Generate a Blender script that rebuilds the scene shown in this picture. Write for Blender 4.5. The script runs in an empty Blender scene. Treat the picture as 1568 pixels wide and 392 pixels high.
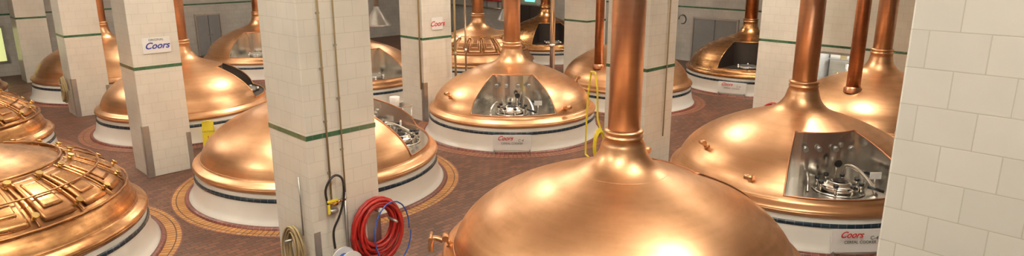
import bpy, math, random
from mathutils import Vector, Matrix
random.seed(3)
S2=math.sqrt(.5)
def AB(a,b): return ((b-a)*S2,(a+b)*S2)
scene=bpy.context.scene
# ---------------------------------------------------------------- materials
def nmat(name):
    m=bpy.data.materials.new(name); m.use_nodes=True
    nt=m.node_tree; b=nt.nodes['Principled BSDF']
    return m,nt,b
def N(nt,t,**kw):
    n=nt.nodes.new(t)
    for k,v in kw.items():
        if k in n.inputs: n.inputs[k].default_value=v
        else: setattr(n,k,v)
    return n
def plain(name,col,rough=.4,metal=0.,noise=.12,nscale=6.,coat=0.,emit=0.):
    m,nt,b=nmat(name)
    tc=N(nt,'ShaderNodeTexCoord'); no=N(nt,'ShaderNodeTexNoise'); no.inputs['Scale'].default_value=nscale
    no.inputs['Detail'].default_value=4
    nt.links.new(tc.outputs['Object'],no.inputs['Vector'])
    mx=N(nt,'ShaderNodeMix',data_type='RGBA')
    mx.inputs[6].default_value=(*[c*(1-noise) for c in col],1)
    mx.inputs[7].default_value=(*[min(1,c*(1+noise)) for c in col],1)
    nt.links.new(no.outputs['Fac'],mx.inputs[0]); nt.links.new(mx.outputs[2],b.inputs['Base Color'])
    b.inputs['Roughness'].default_value=rough; b.inputs['Metallic'].default_value=metal
    b.inputs['Coat Weight'].default_value=coat
    if emit>0:
        b.inputs['Emission Color'].default_value=(*col,1); b.inputs['Emission Strength'].default_value=emit
    return m
def tile(name,c1,c2,mortar,w,h,ms=.006,rough=.25,off=.5,bump=.3,dirt=.15,var_scale=1.2,spec=.5):
    m,nt,b=nmat(name)
    uv=N(nt,'ShaderNodeTexCoord')
    br=N(nt,'ShaderNodeTexBrick'); br.offset=off; br.squash=1
    br.inputs['Color1'].default_value=(*c1,1); br.inputs['Color2'].default_value=(*c2,1); br.inputs['Mortar'].default_value=(*mortar,1)
    br.inputs['Scale'].default_value=1; br.inputs['Mortar Size'].default_value=ms; br.inputs['Mortar Smooth'].default_value=.3
    br.inputs['Brick Width'].default_value=w; br.inputs['Row Height'].default_value=h
    nt.links.new(uv.outputs['UV'],br.inputs['Vector'])
    no=N(nt,'ShaderNodeTexNoise'); no.inputs['Scale'].default_value=var_scale; no.inputs['Detail'].default_value=5
    nt.links.new(uv.outputs['UV'],no.inputs['Vector'])
    mr=N(nt,'ShaderNodeMapRange'); mr.inputs['From Min'].default_value=.3; mr.inputs['From Max'].default_value=.7
    mr.inputs['To Min'].default_value=1-dirt; mr.inputs['To Max'].default_value=1
    nt.links.new(no.outputs['Fac'],mr.inputs['Value'])
    hv=N(nt,'ShaderNodeHueSaturation'); nt.links.new(br.outputs['Color'],hv.inputs['Color']); nt.links.new(mr.outputs[0],hv.inputs['Value'])
    nt.links.new(hv.outputs['Color'],b.inputs['Base Color'])
    bp=N(nt,'ShaderNodeBump'); bp.inputs['Strength'].default_value=bump; bp.inputs['Distance'].default_value=.004; bp.invert=True
    nt.links.new(br.outputs['Fac'],bp.inputs['Height']); nt.links.new(bp.outputs['Normal'],b.inputs['Normal'])
    b.inputs['Roughness'].default_value=rough; b.inputs['Specular IOR Level'].default_value=spec
    return m
def copper(name,ca,cb,r0,r1,sc=1.5,lo=.34,hi=.66):
    m,nt,b=nmat(name)
    tc=N(nt,'ShaderNodeTexCoord')
    no=N(nt,'ShaderNodeTexNoise'); no.inputs['Scale'].default_value=sc; no.inputs['Detail'].default_value=6; no.inputs['Roughness'].default_value=.6
    nt.links.new(tc.outputs['Object'],no.inputs['Vector'])
    mp=N(nt,'ShaderNodeMapping'); mp.inputs['Scale'].default_value=(1.,1.,14)
    nt.links.new(tc.outputs['Object'],mp.inputs['Vector'])
    n2=N(nt,'ShaderNodeTexNoise'); n2.inputs['Scale'].default_value=1.2; n2.inputs['Detail'].default_value=4
    nt.links.new(mp.outputs[0],n2.inputs['Vector'])
    ad=N(nt,'ShaderNodeMath',operation='MULTIPLY_ADD'); ad.inputs[1].default_value=.35
    nt.links.new(n2.outputs['Fac'],ad.inputs[0]); 
    ml=N(nt,'ShaderNodeMath',operation='MULTIPLY'); ml.inputs[1].default_value=.65
    nt.links.new(no.outputs['Fac'],ml.inputs[0]); nt.links.new(ml.outputs[0],ad.inputs[2])
    cr=N(nt,'ShaderNodeValToRGB'); cr.color_ramp.elements[0].position=lo; cr.color_ramp.elements[1].position=hi
    cr.color_ramp.elements[0].color=(*ca,1); cr.color_ramp.elements[1].color=(*cb,1)
    nt.links.new(ad.outputs[0],cr.inputs[0]); nt.links.new(cr.outputs[0],b.inputs['Base Color'])
    mr=N(nt,'ShaderNodeMapRange'); mr.inputs['From Min'].default_value=.35; mr.inputs['From Max'].default_value=.65
    mr.inputs['To Min'].default_value=r1; mr.inputs['To Max'].default_value=r0
    nt.links.new(ad.outputs[0],mr.inputs['Value']); nt.links.new(mr.outputs[0],b.inputs['Roughness'])
    b.inputs['Metallic'].default_value=1
    return m
M={}
M['copper']=copper('copper_polished',(.64,.355,.18),(.80,.47,.26),.31,.41,1.3,.38,.58)
M['copper_pipe']=copper('copper_pipe',(.78,.46,.30),(.86,.56,.38),.32,.42,2.5)
M['copper_old']=copper('copper_aged',(.28,.13,.055),(.66,.35,.15),.22,.42,2.2,.40,.60)
M['copper_dark']=copper('copper_dark',(.44,.19,.10),(.60,.29,.16),.3,.42,3)
M['steel']=plain('stainless_steel',(.76,.73,.68),.2,1.,.1,5)
M['steel_dull']=plain('galvanised_steel',(.45,.44,.42),.4,.9,.15,9)
M['white']=plain('white_glazed_base',(.82,.80,.74),.3,0,.05,3,.2)
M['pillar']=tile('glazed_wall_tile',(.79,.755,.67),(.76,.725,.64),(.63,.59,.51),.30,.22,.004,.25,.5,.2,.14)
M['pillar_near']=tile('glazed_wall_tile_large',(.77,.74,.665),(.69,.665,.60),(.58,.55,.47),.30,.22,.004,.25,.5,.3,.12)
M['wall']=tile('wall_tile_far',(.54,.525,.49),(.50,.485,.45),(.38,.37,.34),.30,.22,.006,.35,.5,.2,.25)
M['green']=tile('green_trim_tile',(.03,.10,.05),(.05,.14,.07),(.12,.15,.1),.15,.2,.006,.2,0,.2,.1)
M['blue']=tile('navy_trim_tile',(.010,.024,.045),(.02,.04,.06),(.12,.13,.14),.14,.2,.006,.2,0,.2,.1)
M['floor']=tile('quarry_tile_floor',(.10,.042,.026),(.21,.088,.052),(.05,.028,.02),.22,.11,.010,.45,.5,.5,.4,.6,.3)
M['ringbrick']=tile('ring_brick',(.46,.21,.06),(.60,.31,.10),(.10,.035,.02),.115,.17,.012,.4,0,.5,.2,3,.3)
M['ringbrick2']=tile('ring_brick_red',(.26,.09,.045),(.36,.15,.075),(.09,.04,.03),.115,.17,.014,.4,0,.5,.2,3,.3)
M['ringred']=tile('curb_brick_red',(.14,.03,.022),(.20,.05,.035),(.25,.15,.12),.12,.2,.006,.35,0,.5,.2,3)
M['ceiling']=plain('painted_ceiling',(.78,.75,.68),.8,0,.05,1)
M['black']=plain('black_rubber',(.02,.02,.02),.4)
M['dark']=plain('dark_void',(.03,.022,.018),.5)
M['redhose']=plain('red_hose_rubber',(.42,.02,.015),.35)
M['bluehose']=plain('blue_hose_rubber',(.03,.10,.42),.35)
M['yellow']=plain('yellow_plastic',(.85,.68,.03),.35)
M['tan']=plain('tan_hose_rubber',(.35,.26,.13),.5)
M['whitep']=plain('white_paint',(.82,.82,.80),.4,0,.03)
M['grey']=plain('grey_door_paint',(.20,.20,.20),.45)
M['red']=plain('red_ink',(.55,.03,.03),.5)
M['ink']=plain('dark_ink',(.05,.05,.06),.5)
M['blueink']=plain('blue_ink',(.03,.04,.28),.5)
M['brass']=plain('brass',(.75,.52,.2),.25,1)
M['lamp']=plain('lamp_diffuser',(1,.93,.8),.5,0,0,1,0,3)
M['green_light']=plain('exit_sign_glow',(.1,.9,.45),.5,0,0,1,0,3)
M['glass_lit']=plain('lit_window_glass',(.80,.85,.35),.5,0,.15,4,0,.7)
# ---------------------------------------------------------------- helpers
def link(o,parent=None):
    scene.collection.objects.link(o)
    if parent is not None: o.parent=parent
    return o
def empty(name,loc=(0,0,0),rz=0):
    e=bpy.data.objects.new(name,None); e.empty_display_size=.2
    e.location=loc; e.rotation_euler=(0,0,rz); return link(e)
def mobj(name,vs,fs,mat,parent=None,smooth=False,uvs=None,loc=None,rot=None):
    me=bpy.data.meshes.new(name); me.from_pydata(vs,[],fs); me.update()
    if uvs is not None:
        l=me.uv_layers.new(name='UVMap')
        for i,p in enumerate(me.polygons):
            for j,li in enumerate(p.loop_indices): l.data[li].uv=uvs[i][j]
    if smooth:
        for p in me.polygons: p.use_smooth=True
    me.materials.append(mat)
    o=bpy.data.objects.new(name,me)
    if loc is not None: o.location=loc
    if rot is not None: o.rotation_euler=rot
    return link(o,parent)
def box(name,c,s,mat,parent=None,rz=0,bevel=0,rot=None):
    x,y,z=s[0]/2,s[1]/2,s[2]/2
    vs=[(i*x,j*y,k*z) for i in(-1,1) for j in(-1,1) for k in(-1,1)]
    fs=[(0,1,3,2),(4,6,7,5),(0,4,5,1),(2,3,7,6),(0,2,6,4),(1,5,7,3)]
    uvs=[]
    for fi,f in enumerate(fs):
        u=[]
        for vi in f:
            v=vs[vi]
            if fi<2: u.append((v[1]+50+y,v[2]+c[2]+50))
            elif fi<4: u.append((v[0]+50+x,v[2]+c[2]+50))
            else: u.append((v[0]+50+c[0],v[1]+50+c[1]))
        uvs.append(u)
    o=mobj(name,vs,fs,mat,parent,False,uvs,c,rot or (0,0,rz))
    if bevel>0:
        m=o.modifiers.new('bevel','BEVEL'); m.width=bevel; m.segments=2
    return o
def revolve(name,prof,mat,parent=None,n=96,loc=(0,0,0),a0=0.,skip=None,smooth=True,uvs=False,rot=None):
    vs=[];fs=[];uv=[]
    for j in range(n):
        a=a0+2*math.pi*j/n
        for r,z in prof: vs.append((r*math.cos(a),r*math.sin(a),z))
    m=len(prof)
    L=[0]
    for i in range(1,m): L.append(L[-1]+math.hypot(prof[i][0]-prof[i-1][0],prof[i][1]-prof[i-1][1]))
    rr=max(p[0] for p in prof)
    for j in range(n):
        k=(j+1)%n
        for i in range(m-1):
            if skip and skip(i,j): continue
            if prof[i][0]<1e-5 and prof[i+1][0]<1e-5: continue
            fs.append((j*m+i,k*m+i,k*m+i+1,j*m+i+1))
            u0=2*math.pi*rr*j/n; u1=2*math.pi*rr*(j+1)/n
            uv.append([(u0,L[i]),(u1,L[i]),(u1,L[i+1]),(u0,L[i+1])])
    return mobj(name,vs,fs,mat,parent,smooth,uv if uvs else None,loc,rot)
def cyl(name,p0,p1,r,mat,parent=None,n=20,r2=None,smooth=True):
    p0=Vector(p0);p1=Vector(p1);d=p1-p0;q=d.to_track_quat('Z','Y')
    r2=r if r2 is None else r2
    vs=[];fs=[]
    for k,(p,rr) in enumerate(((p0,r),(p1,r2))):
        for j in range(n):
            a=2*math.pi*j/n
            vs.append(tuple(p+q@Vector((rr*math.cos(a),rr*math.sin(a),0))))
    for j in range(n):
        k=(j+1)%n; fs.append((j,k,n+k,n+j))
    fs.append(tuple(range(n-1,-1,-1))); fs.append(tuple(range(n,2*n)))
    o=mobj(name,vs,fs,mat,parent,False)
    if smooth:
        for p in o.data.polygons[:n]: p.use_smooth=True
    return o
def crom(P,per=6):
    out=[]
    for i in range(len(P)-1):
        p0,p1,p2,p3=[Vector(q) for q in (P[max(i-1,0)],P[i],P[i+1],P[min(i+2,len(P)-1)])]
        for s in range(per):
            t=s/per; out.append(tuple(.5*(2*p1+(p2-p0)*t+(2*p0-5*p1+4*p2-p3)*t*t+(3*p1-p0-3*p2+p3)*t**3)))
    out.append(tuple(P[-1])); return out
def tube(name,pts,r,mat,parent=None,cyclic=False,res=6,smooth=True):
    cu=bpy.data.curves.new(name,'CURVE'); cu.dimensions='3D'; cu.bevel_depth=r; cu.bevel_resolution=3; cu.use_fill_caps=True
    if smooth and len(pts)<12 and not cyclic: pts=crom(pts); smooth=False
    if smooth:
        sp=cu.splines.new('NURBS'); sp.order_u=3; sp.use_endpoint_u=True; sp.resolution_u=res
    else: sp=cu.splines.new('POLY')
    sp.points.add(len(pts)-1)
    for p,q in zip(sp.points,pts): p.co=(*q,1)
    sp.use_cyclic_u=cyclic
    cu.materials.append(mat)
    o=bpy.data.objects.new(name,cu); return link(o,parent)
def text(name,body,loc,rot,size,mat,parent=None,shear=0,ext=.002,bold=0):
    cu=bpy.data.curves.new(name,'FONT'); cu.body=body; cu.size=size; cu.shear=shear; cu.extrude=ext; cu.align_x='CENTER'; cu.align_y='CENTER'; cu.offset=bold
    cu.materials.append(mat)
    o=bpy.data.objects.new(name,cu); o.location=loc; o.rotation_euler=rot; return link(o,parent)
# ---------------------------------------------------------------- kettle
CP=[(2.40,.67),(2.41,.70),(2.395,.735),(2.34,.77),(2.27,.815),(2.235,.90),(2.17,1.04),(2.05,1.20),(1.86,1.37),(1.62,1.525),(1.35,1.66),(1.10,1.765),(.88,1.84),(.70,1.90),(.56,1.96),(.45,2.03),(.37,2.12),(.315,2.22),(.285,2.34)]
def resample(P,per=3):
    out=[]
    for i in range(len(P)-1):
        p0=P[max(i-1,0)];p1=P[i];p2=P[i+1];p3=P[min(i+2,len(P)-1)]
        for s in range(per):
            t=s/per
            out.append(tuple(.5*((2*p1[k])+(-p0[k]+p2[k])*t+(2*p0[k]-5*p1[k]+4*p2[k]-p3[k])*t*t+(-p0[k]+3*p1[k]-3*p2[k]+p3[k])*t**3) for k in(0,1)))
    out.append(P[-1]); return out
PR=resample(CP)
IOUT=5*3; IIN=11*3   # window rows: r 2.235 .. 1.10
def dome_rz(r,k):
    for (a,b) in zip(PR,PR[1:]):
        if b[0]*k<=r<=a[0]*k:
            t=(a[0]*k-r)/max(1e-6,(a[0]-b[0])*k); return a[1]+(b[1]-a[1])*t
    return 2.0
def dpt(az,r,k,off=0.):
    z=dome_rz(r,k); e=.03
    dz=(dome_rz(r+e,k)-dome_rz(r-e,k))/(2*e)
    n=Vector((-dz,0,1)).normalized()
    rr=r+n.x*off; zz=z+n.z*off
    return (rr*math.cos(az),rr*math.sin(az),zz)
def patch(name,az0,az1,r0,r1,k,off,th,mat,parent,n=10,m=10):
    vs=[];fs=[]
    for i in range(n+1):
        for j in range(m+1):
            vs.append(dpt(az0+(az1-az0)*i/n,r0+(r1-r0)*j/m,k,off))
    for i in range(n):
        for j in range(m):
            a=i*(m+1)+j; fs.append((a,a+m+1,a+m+2,a+1))
    o=mobj(name,vs,fs,mat,parent,True)
    s=o.modifiers.new('s','SOLIDIFY'); s.thickness=th; s.offset=0
    return o
CEIL=7.6
def kettle(x,y,R,win=None,mat='copper',dark=False,pipe='copper_pipe',sign=None,style=None,side=None,knobs=(),detail=True,ringmat='ringbrick2',zs=1.,prad=.23):
    k=R/2.4
    E=empty('brewing_kettle',(x,y,0))
    n=96; W=8
    a0=math.radians(win) if win is not None else 0
    prof=[(r*k,z) for r,z in PR]
    prof+= [(prad+.03,2.42),(prad+.045,2.425),(prad+.05,2.45),(prad+.03,2.46),(prad+.03,2.50),(prad+.05,2.51),(prad+.045,2.535),(prad,2.55)]
    prof=[(2.2*k,.62),(2.38*k,.62)]+prof
    off=2
    sk=(lambda i,j:(IOUT+off<=i<IIN+off) and (j<W or j>=n-W)) if win is not None else None
    d=revolve('copper_dome',prof,M[mat],E,n,a0=a0,skip=sk)
    cyl('vent_pipe',(0,0,2.5),(0,0,CEIL-.02),prad,M[pipe],E,32)
    # base drum
    bp=[(2.54*k,.0),(2.535*k,.04),(2.48*k,.09),(2.445*k,.18),(2.415*k,.30),(2.40*k,.42)]
    revolve('white_base',bp+[(2.385*k,.47),(2.365*k,.58),(2.34*k,.645),(2.1*k,.65)],M['white'],E,96)
    revolve('blue_tile_band',[(2.40*k,.455),(2.405*k,.46),(2.395*k,.525),(2.385*k,.53)],M['blue'],E,96,uvs=True)
    revolve('red_brick_curb',[(2.53*k,.0),(2.53*k,.05),(2.56*k,.055),(2.60*k,.04),(2.615*k,.002)],M['ringred'],E,96,uvs=True)
    Ro=R+.50
    revolve('brick_floor_ring',[(2.60*k,.006),(Ro-.03,.006)],M[ringmat],E,128,uvs=True)
    revolve('brick_floor_ring_edge',[(Ro-.035,.004),(Ro-.03,.010),(Ro-.005,.009),(Ro,.003)],M['ringred'],E,128,uvs=True)
    # rolled rim bead
    pts=[(2.40*k*math.cos(t*2*math.pi/64),2.40*k*math.sin(t*2*math.pi/64),.685) for t in range(64)]
    tube('rim_bead',pts,.018,M[mat],E,True,3)
    # soldered seam ring
    rs=2.262
    tube('dome_seam',[dpt(t*2*math.pi/64,rs*k,k,.0) for t in range(64)] if win is None else [dpt(a0+math.radians(32)+t*math.radians(296)/60,rs*k,k,.0) for t in range(61)],.007,M[mat],E,win is None,3)
    tube('neck_seam',[dpt(t*2*math.pi/48,.60*k,k,-.002) for t in range(48)],.004,M[mat],E,True,3)
    if win is not None:
        phi=2*math.pi*W/n
        ro,zo=PR[IOUT]; ri,zi=PR[IIN]; ro*=k; ri*=k
        zf=zo-.02
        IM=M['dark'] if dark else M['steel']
        vs=[];fs=[];m=16
        for i in range(m+1):
            a=a0-phi+2*phi*i/m; c,s=math.cos(a),math.sin(a)
            vs+=[(ro*c,ro*s,zo),(ro*c,ro*s,zf),(ri*c,ri*s,zf),(ri*c,ri*s,zi)]
        for i in range(m):
            b=i*4
            for q in range(3): fs.append((b+q,b+q+1,b+q+5,b+q+4))
        for sgn in(-1,1):
            a=a0+sgn*phi; c,s=math.cos(a),math.sin(a)
            st=len(vs)
            rows=[PR[i] for i in range(IOUT,IIN+1)]
            for r,z in rows: vs+=[(r*k*c,r*k*s,z),(r*k*c,r*k*s,zf)]
            for q in range(len(rows)-1): fs.append((st+2*q,st+2*q+1,st+2*q+3,st+2*q+2))
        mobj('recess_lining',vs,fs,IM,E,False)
        loop=[]
        for i in range(17): loop.append(dpt(a0-phi+2*phi*i/16,ri,k,.008))
        for i in range(1,13): loop.append(dpt(a0+phi,ri+(ro-ri)*i/12,k,.008))
        for i in range(1,17): loop.append(dpt(a0+phi-2*phi*i/16,ro,k,.008))
        for i in range(1,12): loop.append(dpt(a0-phi,ro+(ri-ro)*i/12,k,.008))
        tube('opening_trim',loop,.016,M['copper_dark'] if not dark else M[mat],E,True,2,False)
        def P(rad,tan,z): 
            c,s=math.cos(a0),math.sin(a0); return (rad*c-tan*s,rad*s+tan*c,z)
        if detail:
            mc=P(1.66*k,-.02,zf)
            revolve('manway_flange',[(.0,.13),(.12,.135),(.13,.17),(.20,.17),(.21,.13),(.30,.125),(.335,.10),(.34,.05),(.30,.03),(.27,.0)],M['steel'],E,40,loc=mc)
            revolve('manway_port',[(.0,.14),(.10,.14),(.105,.18),(.12,.182)],M['dark'],E,24,loc=mc)
            for q in range(8):
                a=q*math.pi/4+.2
                bx=mc[0]+.36*math.cos(a); by=mc[1]+.36*math.sin(a)
                cyl('clamp_bolt',(bx,by,zf+.01),(bx,by,zf+.17),.022,M['steel'],E,10)
                cyl('clamp_knob',(bx,by,zf+.15),(bx,by,zf+.20),.045,M['black'],E,10)
            revolve('clean_in_place_ring',[(.40,.012),(.42,.03),(.44,.012)],M['steel'],E,40,loc=mc)
            tube('sight_pipe',[P(1.25*k,.30,zf),P(1.25*k,.30,zf+.30),P(1.45*k,.42,zf+.30),P(1.75*k,.52,zf+.12),P(1.95*k,.50,zf)],.035,M['steel'],E)
            tube('feed_pipe',[P(1.15*k,-.35,zf+.12),P(1.35*k,-.45,zf+.2),P(1.6*k,-.56,zf+.12),P(1.7*k,-.6,zf)],.03,M['steel'],E)
            cyl('valve_body',P(1.50*k,.50,zf+.02),P(1.50*k,.50,zf+.26),.06,M['steel_dull'],E,14)
            cyl('valve_handle',P(1.42*k,.40,zf+.30),P(1.60*k,.60,zf+.26),.028,M['black'],E,10)
            cyl('valve_handle',P(1.90*k,.36,zf+.14),P(2.0*k,.60,zf+.08),.03,M['black'],E,10)
            cyl('pressure_gauge',P(1.30*k,.12,zf+.38),P(1.34*k,.12,zf+.38),.07,M['black'],E,16)
            cyl('gauge_stem',P(1.28*k,.12,zf),P(1.28*k,.12,zf+.38),.018,M['steel'],E,10)
            b=box('junction_box',P(1.62*k,.66,zf+.24),(.03,.20,.12),M['whitep'],E,a0)
            cyl('junction_box_stem',P(1.62*k,.66,zf),P(1.62*k,.66,zf+.2),.015,M['steel'],E,8)
            for tt in(-.62,-.25,.2,.62):
                cyl('light_socket',P(1.12*k,tt*.7,zf+.62),P(1.19*k,tt*.7,zf+.60),.05,M['steel_dull'],E,14)
        else:
            cyl('manway_lid',P(1.66*k,0,zf),P(1.66*k,0,zf+.12),.33,M['steel_dull'],E,24)
            for q in range(6):
                a=q*math.pi/3; c0=P(1.66*k+.38*math.cos(a),.38*math.sin(a),zf)
                cyl('clamp_knob',c0,(c0[0],c0[1],zf+.14),.04,M['steel'],E,8)
    for az,r in knobs:
        a=math.radians(az); p=Vector(dpt(a,r*k,k)); q=Vector(dpt(a,r*k,k,.11)); w=Vector(dpt(a,r*k,k,.14))
        cyl('spray_fitting_stem',p,q,.035,M['copper'],E,12)
        t=Vector((-math.sin(a),math.cos(a),0))
        cyl('spray_fitting_cap',w-t*.08,w+t*.08,.05,M['copper'],E,14)
        cyl('spray_fitting_nut',p,p+(q-p)*.25,.07,M['copper'],E,6,smooth=False)
    if side:
        sx,sy,sr,smt=side
        r=math.hypot(sx,sy); z=dome_rz(r,k)-.08
        cyl('side_pipe',(sx,sy,z),(sx,sy,CEIL-.02),sr,M[smt],E,24)
        revolve('side_pipe_collar',[(sr+.05,0),(sr+.05,.1),(sr+.01,.14),(sr,.15)],M[smt],E,24,loc=(sx,sy,z))
    if sign is not None:
        a=math.radians(sign); e=empty('sg',(2.47*k*math.cos(a),2.47*k*math.sin(a),.0),a+math.pi/2); e.name='placard_mount'; e.parent=E
        box('placard',(0,-.055,.30),(.98,.015,.40),M['whitep'],e,0,.004,rot=(math.radians(-8),0,0))
        rt=(math.radians(82),0,0)
        text('placard_logo','Coors',(-.18,-.095,.42),rt,.15,M['red'],e,.5,.001,.003)
        text('placard_line','C-4',(.22,-.085,.36),rt,.09,M['ink'],e,.2,.001)
        text('placard_line','CEREAL COOKER',(0,-.078,.28),rt,.07,M['ink'],e,0,.001)
        text('placard_line','200 BBLS',(0,-.070,.19),rt,.07,M['ink'],e,0,.001)
        for sx in(-.45,.45): box('placard_leg',(sx,-.10,.06),(.03,.10,.12),M['steel_dull'],e)
    if style=='ribbed':
        def ring(r,a1,a2,rad,off,nm='steam_tube'):
            tube(nm,[dpt(math.radians(a1+(a2-a1)*i/24),r*k,k,off) for i in range(25)],rad,M[mat],E)
        ring(1.30,-175,100,.022,.05); ring(2.12,-175,100,.022,.06); ring(1.75,-175,100,.014,.10)
        for az in range(-170,100,18):
            a=math.radians(az)
            patch('hatch_panel',a,a+math.radians(13),1.36*k,2.06*k,k,.03,.03,M[mat],E)
            patch('hatch_panel_inset',a+math.radians(2.5),a+math.radians(10.5),1.48*k,1.92*k,k,.055,.02,M[mat],E)
            for rr in(1.42,1.99):
                p=Vector(dpt(a+math.radians(15.5),rr*k,k)); q=Vector(dpt(a+math.radians(15.5),rr*k,k,.09))
                cyl('clamp_stud',p,q,.035,M['brass'],E,12)
                cyl('clamp_stud_head',q,q+(q-p)*.3,.05,M['brass'],E,12)
            tube('radial_rib',[dpt(a+math.radians(15.5),(1.34+.75*i/8)*k,k,.03) for i in range(9)],.018,M[mat],E)
    return E
K={}
K['f']=kettle(1.6,9.2,2.62,45,knobs=((182,2.30),(60,.9)))
K['l']=kettle(-8.75,9.95,2.55,None,'copper_old',style='ribbed',ringmat='ringbrick')
K['r']=kettle(5.75,12.9,2.45,-87,sign=-88,knobs=((192,1.95),(228,2.16),(0,1.9)))
K['3']=kettle(-4.27,14.2,2.58,5,ringmat='ringbrick')
K['c']=kettle(0,18.75,2.38,-89,sign=-90,knobs=((215,2.05),(5,1.85),(-50,2.2)))
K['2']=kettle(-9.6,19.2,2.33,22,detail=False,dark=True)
K['ll']=kettle(-13.6,15.0,2.4,None,'copper_old',style='ribbed')
K['bc']=kettle(-5.5,23.4,2.35,-60,detail=False)
K['mr']=kettle(3.9,22.7,2.25,None,side=(-1.1,-1.3,.14,'copper_dark'))
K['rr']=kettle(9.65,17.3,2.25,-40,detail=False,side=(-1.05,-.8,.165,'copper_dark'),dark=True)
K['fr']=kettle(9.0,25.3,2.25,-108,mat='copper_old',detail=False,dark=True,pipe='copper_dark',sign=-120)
K['b1']=kettle(-1.4,27.6,2.3,None,style='ribbed')
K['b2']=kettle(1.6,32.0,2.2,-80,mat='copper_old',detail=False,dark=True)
K['b3']=kettle(-10.7,28.4,2.3,-75,detail=False)
K['b4']=kettle(-14.9,24.2,2.3,None)
K['b5']=kettle(-18.6,20.4,2.3,None,'copper_old',style='ribbed')
E=K['f']
tube('drain_cock',[(-2.62,-.1,.86),(-2.75,-.1,.9),(-2.80,-.12,.82),(-2.80,-.14,.70)],.04,M['copper'],E)
cyl('drain_cock_handle',(-2.80,-.22,.93),(-2.80,.02,.93),.025,M['copper'],E,10)
# ---------------------------------------------------------------- pillars
R45=math.radians(45)
def pillar(x,y,s=1.10,mat='pillar',zb=2.5):
    E=empty('tiled_pillar',(x,y,0),R45)
    box('pillar_shaft',(0,0,CEIL/2),(s,s,CEIL),M[mat],E,0,.012)
    box('green_band',(0,0,zb),(s+.008,s+.008,.07),M['green'],E)
    return E
PL={};PS={}
for nm,x,y,s in (('3',-2.83,9.6,1.12),('2',-8.26,15.1,1.0),('1',-13.5,20.8,1.0),('0',-19.0,26.4,1.0),('4',-2.62,20.3,1.1),('5',2.92,15.0,1.1),('6',8.0,19.5,1.1),('7',2.75,25.3,1.1),('8',-7.9,25.6,1.1)):
    PL[nm]=pillar(x,y,s); PS[nm]=s/2
PL['near']=pillar(3.1,3.9,1.1,'pillar_near',1.9)
for nm in('2','1','4'):
    E=PL[nm]; h=PS[nm]
    box('corner_guard',(-h-.004,-h+.06,.6),(.012,.13,1.2),M['steel_dull'],E)
    box('corner_guard',(-h+.06,-h-.004,.6),(.13,.012,1.2),M['steel_dull'],E)
    box('corner_guard',(h-.05,-h-.004,.45),(.10,.012,.9),M['steel_dull'],E)
def sign_on(nm,lx,z,w,hh,col,body='Coors',two=None):
    E=PL[nm];h=PS[nm]
    box('wall_sign',(lx,-h-.012,z),(w,.015,hh),M['whitep'],E,0,.003)
    text('sign_lettering',body,(lx,-h-.022,z-.01),(math.radians(90),0,0),hh*.58,M[col],E,.4,.001,.004)
    if two: text('sign_lettering',two,(lx,-h-.022,z+hh*.36),(math.radians(90),0,0),hh*.2,M['ink'],E,0,.001)
sign_on('2',.02,2.98,.58,.34,'blueink',two='ORIGINAL')
sign_on('4',-.0,2.92,.42,.36,'red')
E=PL['3'];h=PS['3']
for lx,zz,r in((-.26,1.55,.014),(-.03,1.1,.011)):
    cyl('conduit',(lx,-h-.03,zz),(lx,-h-.03,CEIL-.02),r,M['tan'],E,10)
    for q in range(8): box('conduit_clip',(lx,-h-.018,zz+.4+q*.75),(.05,.034,.02),M['steel_dull'],E)
cyl('water_pipe',(-.05,-h-.04,.2),(-.05,-h-.04,1.6),.02,M['steel_dull'],E,10)
cyl('water_pipe',(-.26,-h-.05,1.5),(-.05,-h-.05,1.5),.02,M['brass'],E,10)
cyl('valve_body',(-.34,-h-.07,1.50),(-.20,-h-.07,1.50),.045,M['brass'],E,12)
cyl('valve_body',(-.34,-h-.07,1.38),(-.20,-h-.07,1.38),.04,M['steel_dull'],E,12)
box('valve_lever',(-.30,-h-.13,1.56),(.16,.02,.03),M['yellow'],E)
box('valve_lever',(-.36,-h-.12,1.44),(.03,.02,.14),M['yellow'],E)
tube('black_hose',[(-.34,-h-.06,1.5),(-.37,-h-.08,1.72),(-.30,-h-.11,1.88),(-.20,-h-.12,1.92),(-.11,-h-.12,1.82),(-.10,-h-.10,1.55),(-.18,-h-.09,1.3),(-.29,-h-.08,1.08),(-.28,-h-.07,.8)],.017,M['black'],E)
box('corner_guard',(-h+.05,-h-.004,.55),(.10,.012,1.1),M['steel_dull'],E)
box('corner_guard',(h-.12,-h-.004,.55),(.24,.012,1.1),M['steel_dull'],E)
cyl('conduit',(-h-.03,-.30,1.0),(-h-.03,-.30,1.9),.012,M['steel_dull'],E,8)
def coil(name,E0,c,ax,r,mat,turns=6,tr=.02,sq=1.15,spread=.20,depth=.10):
    """coil hanging on a vertical face; ax: unit vector horizontal in-plane"""
    E=empty(name,c); 
    ax=Vector(ax); nrm=Vector((ax.y,-ax.x,0)); pts=[]
    M_=turns*20
    for i in range(M_+1):
        t=i/20; a=2*math.pi*t
        ph=.5-.5*math.cos(2*math.pi*t*.37)
        rr=r*(1-spread*ph); sag=.5*r*spread*ph
        pts.append(tuple(ax*math.cos(a)*rr+Vector((0,0,1))*(math.sin(a)*rr*sq+sag)+nrm*(.05+depth*(t/turns)+.02*math.sin(a*1.3))))
    tube('hose_coils',pts,tr,M[mat],E)
    cyl('hose_hook',Vector((0,0,r*.75))+nrm*.005,Vector((0,0,r*.75))+nrm*.22,.02,M['steel_dull'],E,10)
    return E
Bv=(S2,S2,0)
def onp(nm,lx,ly):
    x,y=PL[nm].location.x,PL[nm].location.y
    return (x+lx*S2-ly*S2, y+lx*S2+ly*S2)
h=PS['3']
cx,cy=onp('3',.42,-h-.01)
coil('red_hose_coil',None,(cx,cy,.88),Bv,.44,'redhose',16,.022,1.2,.42,.14)
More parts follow.
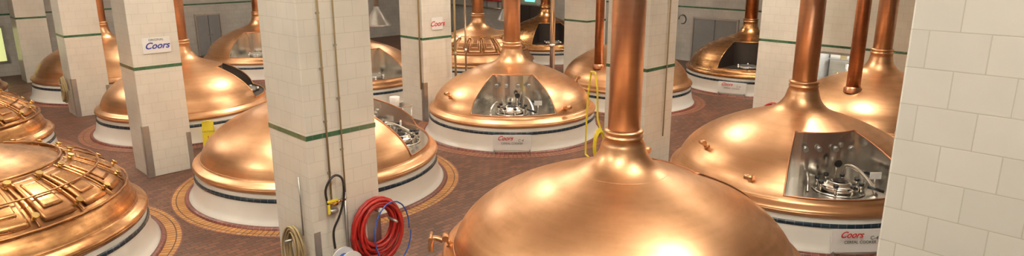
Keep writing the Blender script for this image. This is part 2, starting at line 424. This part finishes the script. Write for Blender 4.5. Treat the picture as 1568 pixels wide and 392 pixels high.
cx,cy=onp('3',.60,-h-.17)
E=coil('blue_hose_coil',None,(cx,cy,.80),Bv,.34,'bluehose',1,.011,1.6)
cx,cy=onp('3',-h-.01,-.12)
coil('tan_hose_coil',None,(cx,cy,.72),(S2,-S2,0),.24,'tan',6,.018,1.6,.35)
cx,cy=onp('3',-.24,-h-.28)
E=empty('hose_reel',(cx,cy,.66),R45)
cyl('reel_flange',(0,-.12,0),(0,-.14,0),.19,M['whitep'],E,28); cyl('reel_flange',(0,.06,0),(0,.08,0),.19,M['whitep'],E,28)
cyl('reel_core',(0,-.12,0),(0,.07,0),.10,M['bluehose'],E,20); cyl('reel_hub',(0,-.16,0),(0,-.14,0),.05,M['grey'],E,14)
cyl('reel_bracket',(0,.08,0),(0,.255,0),.03,M['steel_dull'],E,10)
# yellow hose
E=empty('yellow_hose')
x0,y0=2.02,15.05
pts=[]
for i in range(65):
    t=i/16;a=2*math.pi*t
    pts.append((x0+.13*math.cos(a)+.01*t,y0-.1+.10*math.cos(a)-.02*t,.62+.40*math.sin(a)*(1-.05*t)))
pts+=[(2.0,15.1,1.2),(1.98,15.15,1.9),(1.95,15.4,2.25),(1.9,15.8,2.2),(1.86,15.95,1.6),(1.84,16.0,.6),(1.84,15.95,.08),(1.95,15.7,.03),(2.2,15.5,.03)]
tube('hose',pts,.022,M['yellow'],E)
cyl('hose_hook',(2.0,15.05,.98),(2.13,15.02,.98),.02,M['steel_dull'],E,8)
E=PL['4'];h=PS['4']
cyl('conduit',(-h-.04,-h+.10,1.0),(-h-.04,-h+.10,CEIL-.02),.025,M['tan'],E,10)
E=PL['5'];h=PS['5']
cyl('conduit',(.18,-h-.03,.9),(.18,-h-.03,CEIL-.02),.014,M['tan'],E,8)
def standpipe(name,x,y,z0,r,mat):
    E=empty(name,(x,y,0)); cyl('riser',(0,0,z0),(0,0,CEIL-.02),r,M[mat],E,20)
    for z in(2.0,4.0): revolve('coupling',[(r,-.05),(r+.02,-.05),(r+.02,.05),(r,.05)],M[mat],E,20,loc=(0,0,z))
    cyl('floor_flange',(0,0,0),(0,0,.03),r*2,M['steel_dull'],E,20)
standpipe('steel_riser_pipe',1.33,21.9,0,.085,'steel')
standpipe('steel_riser_pipe',-1.72,20.1,0,.035,'tan')
standpipe('steel_riser_pipe',-1.45,20.8,0,.03,'steel')
def hood(x,y,z0,z1,r):
    E=empty('steel_vent_hood',(x,y,0))
    revolve('hood_cone',[(r,z0),(r*1.02,z0+.03),(r*.92,z0+.08),(.12,z1),(.10,z1+.1)],M['steel_dull'],E,28)
    cyl('hood_duct',(0,0,z1),(0,0,CEIL-.02),.10,M['steel_dull'],E,16)
hood(-4.95,24.6,2.35,2.95,.5); hood(-.35,28.9,2.1,2.5,.28)
def wetsign(x,y,rz,hh=.66):
    E=empty('wet_floor_sign',(x,y,0),rz)
    for s in(-1,1):
        o=box('sign_leaf',(0,s*.10,hh/2),(.28,.018,hh),M['yellow'],E,0,.004,rot=(s*.30,0,0))
    box('sign_handle',(0,0,hh-.02),(.10,.05,.03),M['yellow'],E)
    text('sign_lettering','CAUTION',(0,-.135,hh*.62),(math.radians(90-17),0,0),.06,M['black'],E)
    text('sign_lettering','!',(0,-.165,hh*.38),(math.radians(90-17),0,0),.16,M['redhose'],E)
wetsign(-8.0,16.95,.3,.7); wetsign(2.66,13.75,.2,.95)
# ---------------------------------------------------------------- room
def wallseg(name,a0,a1,b0,b1,z0,z1,mat='wall'):
    ca,cb=(a0+a1)/2,(b0+b1)/2; x,y=AB(ca,cb)
    return box(name,(x,y,(z0+z1)/2),(abs(b1-b0),abs(a1-a0),z1-z0),M[mat],None,R45)
AMIN,AMAX,BMIN,BMAX=-6,34,-5,27.9; BR=21.92; AC=8.7; T=.3
xf,yf=AB((AMIN+AMAX)/2,(BMIN+BMAX)/2)
fl=box('floor',(xf,yf,-.1),(BMAX-BMIN+.6,AMAX-AMIN+.6,.2),M['floor'],None,R45)
box('ceiling',(xf,yf,CEIL+.1),(BMAX-BMIN+.6,AMAX-AMIN+.6,.2),M['ceiling'],None,R45)
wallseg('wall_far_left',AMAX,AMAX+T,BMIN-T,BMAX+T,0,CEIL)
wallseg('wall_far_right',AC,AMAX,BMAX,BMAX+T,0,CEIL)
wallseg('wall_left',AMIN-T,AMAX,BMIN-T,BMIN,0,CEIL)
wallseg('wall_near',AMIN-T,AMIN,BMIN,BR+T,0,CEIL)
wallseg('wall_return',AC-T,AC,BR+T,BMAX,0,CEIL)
wa0,wa1,wz0,wz1=7.05,8.10,.84,1.88
E=empty('wall_right')
for (p,q,z0,z1) in ((AMIN,wa0,0,CEIL),(wa1,AC,0,CEIL),(wa0,wa1,0,wz0),(wa0,wa1,wz1,CEIL)):
    o=wallseg('wall_panel',p,q,BR,BR+T,z0,z1,'pillar'); o.parent=E
def strip(name,a0,a1,b0,b1,z,mat='green',hh=.07):
    return wallseg(name,a0,a1,b0,b1,z-hh/2,z+hh/2,mat)
strip('trim_1',AMIN,AC-.01,BR-.006,BR+.002,2.1)
strip('trim_2',AC,AMAX,BMAX-.006,BMAX+.002,2.5)
strip('trim_3',AMAX-.006,AMAX+.002,BMIN,BMAX,2.5)
E=empty('window_1')
def w(name,a0,a1,b0,b1,z0,z1,mat): o=wallseg(name,a0,a1,b0,b1,z0,z1,mat); o.parent=E; return o
w('frame',wa0-.04,wa0+.03,BR-.02,BR+.1,wz0-.04,wz1+.04,'steel_dull'); w('frame',wa1-.03,wa1+.04,BR-.02,BR+.1,wz0-.04,wz1+.04,'steel_dull')
w('frame',wa0,wa1,BR-.02,BR+.1,wz1-.03,wz1+.04,'steel_dull'); w('sill',wa0,wa1,BR-.06,BR+.2,wz0-.04,wz0+.02,'steel_dull')
E=empty('window_2')
w('lit_pane',AMAX-.03,AMAX-.01,3.0,4.6,.6,2.0,'glass_lit')
for (p,q,z0,z1) in((2.95,3.05,.55,2.05),(4.55,4.65,.55,2.05),(3.75,3.82,.55,2.05),(2.95,4.65,1.97,2.05),(2.95,4.65,.55,.63)): w('frame',AMAX-.07,AMAX-.005,p,q,z0,z1,'steel_dull')
E=empty('side_room')
w('back_wall',wa0-1,wa1+.25,BR+1.9,BR+2.0,0,3,'pillar'); w('side_wall',wa0-1.1,wa0-1,BR+.3,BR+2,0,3,'pillar')
w('room_ceiling',wa0-1,wa1+.25,BR+.3,BR+2,2.9,3.0,'ceiling'); w('counter',wa0-.9,wa1+.2,BR+1.2,BR+1.85,.7,.8,'steel')
for i in range(7):
    a=wa0-.7+i*.26; z=.8
    x,y=AB(a,BR+1.45+.1*(i%2))
    cyl('flask',(x,y,z),(x,y,z+.25+.15*(i%3)),.07,M[('whitep','steel','brass','grey')[i%4]],E,12)
w('shelf',wa0-.9,wa1+.2,BR+1.55,BR+1.85,1.45,1.48,'steel_dull')
for i in range(6):
    x,y=AB(wa0-.6+i*.28,BR+1.7); box('shelf_carton',(x,y,1.58),(.15,.16,.2),M[('whitep','grey','tan')[i%3]],E,R45)
l=bpy.data.lights.new('side_room_lamp','AREA'); l.energy=60; l.size=.8; o=bpy.data.objects.new('side_room_lamp',l); x,y=AB(7.2,BR+1.2); o.location=(x,y,2.85); link(o,E)
def door(name,a,b,along,wd,hh,mat='grey',leafs=2):
    x,y=AB(a,b); rz=R45 if along=='B' else R45+math.pi/2
    E=empty(name,(x,y,0),rz)
    for i in range(leafs):
        lw=wd/leafs; box('leaf',(-wd/2+lw*(i+.5),0,hh/2),(lw-.02,.06,hh),M[mat],E,0,.004)
        cyl('handle',(-wd/2+lw*(i+.5)+(lw*.35 if i==0 else -lw*.35),-.08,1.0),(-wd/2+lw*(i+.5)+(lw*.35 if i==0 else -lw*.35),.08,1.0),.025,M['steel'],E,8)
    for s in(-1,1): box('jamb',(s*(wd/2+.04),0,hh/2),(.08,.10,hh),M['steel_dull'],E)
    box('head',(0,0,hh+.04),(wd+.16,.10,.08),M['steel_dull'],E)
door('door_1',14.9,BMAX-.04,'A',2.1,2.0)
door('door_2',AMAX-.04,12.8,'B',1.1,1.95)
door('door_3',26.4,BMAX-.04,'A',2.0,2.0,'dark')
E=empty('exit_sign'); x,y=AB(26.4,BMAX-.08); box('lit_panel',(x,y,2.35),(.05,.7,.22),M['green_light'],E,R45); box('housing',(x+.03,y+.03,2.35),(.05,.8,.3),M['whitep'],E,R45)
E=empty('wall_pipe_run')
for z,mt,r in((2.15,'redhose',.05),(2.3,'black',.04),(1.7,'steel',.04)):
    x0,y0=AB(33.5,BMAX-.15); x1,y1=AB(27.6,BMAX-.15); cyl('run',(x0,y0,z),(x1,y1,z),r,M[mt],E,12)
for i in range(6):
    x,y=AB(33-i,BMAX-.08); box('bracket',(x,y,2.0),(.14,.05,.8),M['steel_dull'],E,R45)
for (a,b,z,mt,r) in((17.3,BMAX-.05,1.95,'redhose',.22),(16.6,BMAX-.05,1.9,'black',.2)):
    x,y=AB(a,b); coil('wall_hose_coil',None,(x,y,z),(-S2,S2,0),r,mt,5,.025)
x,y=onp('6',-.56,-.15); coil('red_hose_coil',None,(x,y,.45),(S2,-S2,0),.32,'redhose',5,.03,.8)
x,y=onp('1',-.51,.1); coil('tan_hose_coil',None,(x,y,.8),(S2,-S2,0),.22,'tan',5,.03,1.8)
E=empty('steel_utility_cart',(-3.1,17.65,0),R45)
for sx in(-.3,.3):
    for sy in(-.2,.2): cyl('cart_leg',(sx,sy,.08),(sx,sy,.95),.018,M['steel'],E,8); cyl('caster',(sx-.03,sy,.05),(sx+.03,sy,.05),.05,M['black'],E,10)
for z in(.25,.6,.93): box('cart_shelf',(0,0,z),(.66,.46,.03),M['steel'],E,0,.005)
cyl('cart_bucket',(-.1,0,.95),(-.1,0,1.2),.12,M['whitep'],E,16,.14)
# ---------------------------------------------------------------- lights
lamps=[(-1.6,17.6),(-6.6,21.6),(-12,17),(-6.5,12.0),(-11,8.0),(3.6,18.6),(7.5,15.5),(8.6,22.3),(2.6,29.5),(-4,31),(-13,26),(-17,19),(-.5,5.0),(4.0,7.6),(-5.5,6),(-8,31),(.3,.8)]  # last entry is an added lamp behind the camera, brightening the near pillar
for i,(x,y) in enumerate(lamps):
    E=empty('high_bay_lamp',(x,y,0))
    zl=CEIL-.9
    revolve('lamp_shade',[(.05,zl+.02),(.32,zl+.0),(.36,zl-.08),(.34,zl-.08),(.30,zl-.01)],M['steel_dull'],E,24)
    cyl('lamp_stem',(0,0,zl),(0,0,CEIL-.01),.03,M['steel_dull'],E,8)
    cyl('lamp_lens',(0,0,zl-.04),(0,0,zl-.06),.27,M['lamp'],E,24)
    far=y>24
    for nm,en,sz,z,fl_ in(('lamp_light',75 if far else 100,.5,zl-.1,0),('ceiling_bounce_fill',240 if far else 340,.7,zl+.06,math.pi)):  # upward disk is added fill, bounced off the ceiling for softer copper
        l=bpy.data.lights.new(nm,'AREA'); l.shape='DISK'; l.size=sz; l.energy=en; l.color=(1,.94,.83)
        o=bpy.data.objects.new(nm,l); o.location=(0,0,z); o.rotation_euler=(fl_,0,0); link(o,E)
wd=bpy.data.worlds.new('world'); scene.world=wd; wd.use_nodes=True
wd.node_tree.nodes['Background'].inputs[0].default_value=(.6,.6,.6,1); wd.node_tree.nodes['Background'].inputs[1].default_value=.3
scene.view_settings.view_transform='Standard'
# ---------------------------------------------------------------- camera
cam=bpy.data.cameras.new('camera'); cam.sensor_width=36; cam.lens=36*1020/1568; cam.clip_end=200
co=bpy.data.objects.new('camera',cam); co.location=(0,0,5); co.rotation_euler=(math.radians(90-14.88),0,0)
link(co); scene.camera=co
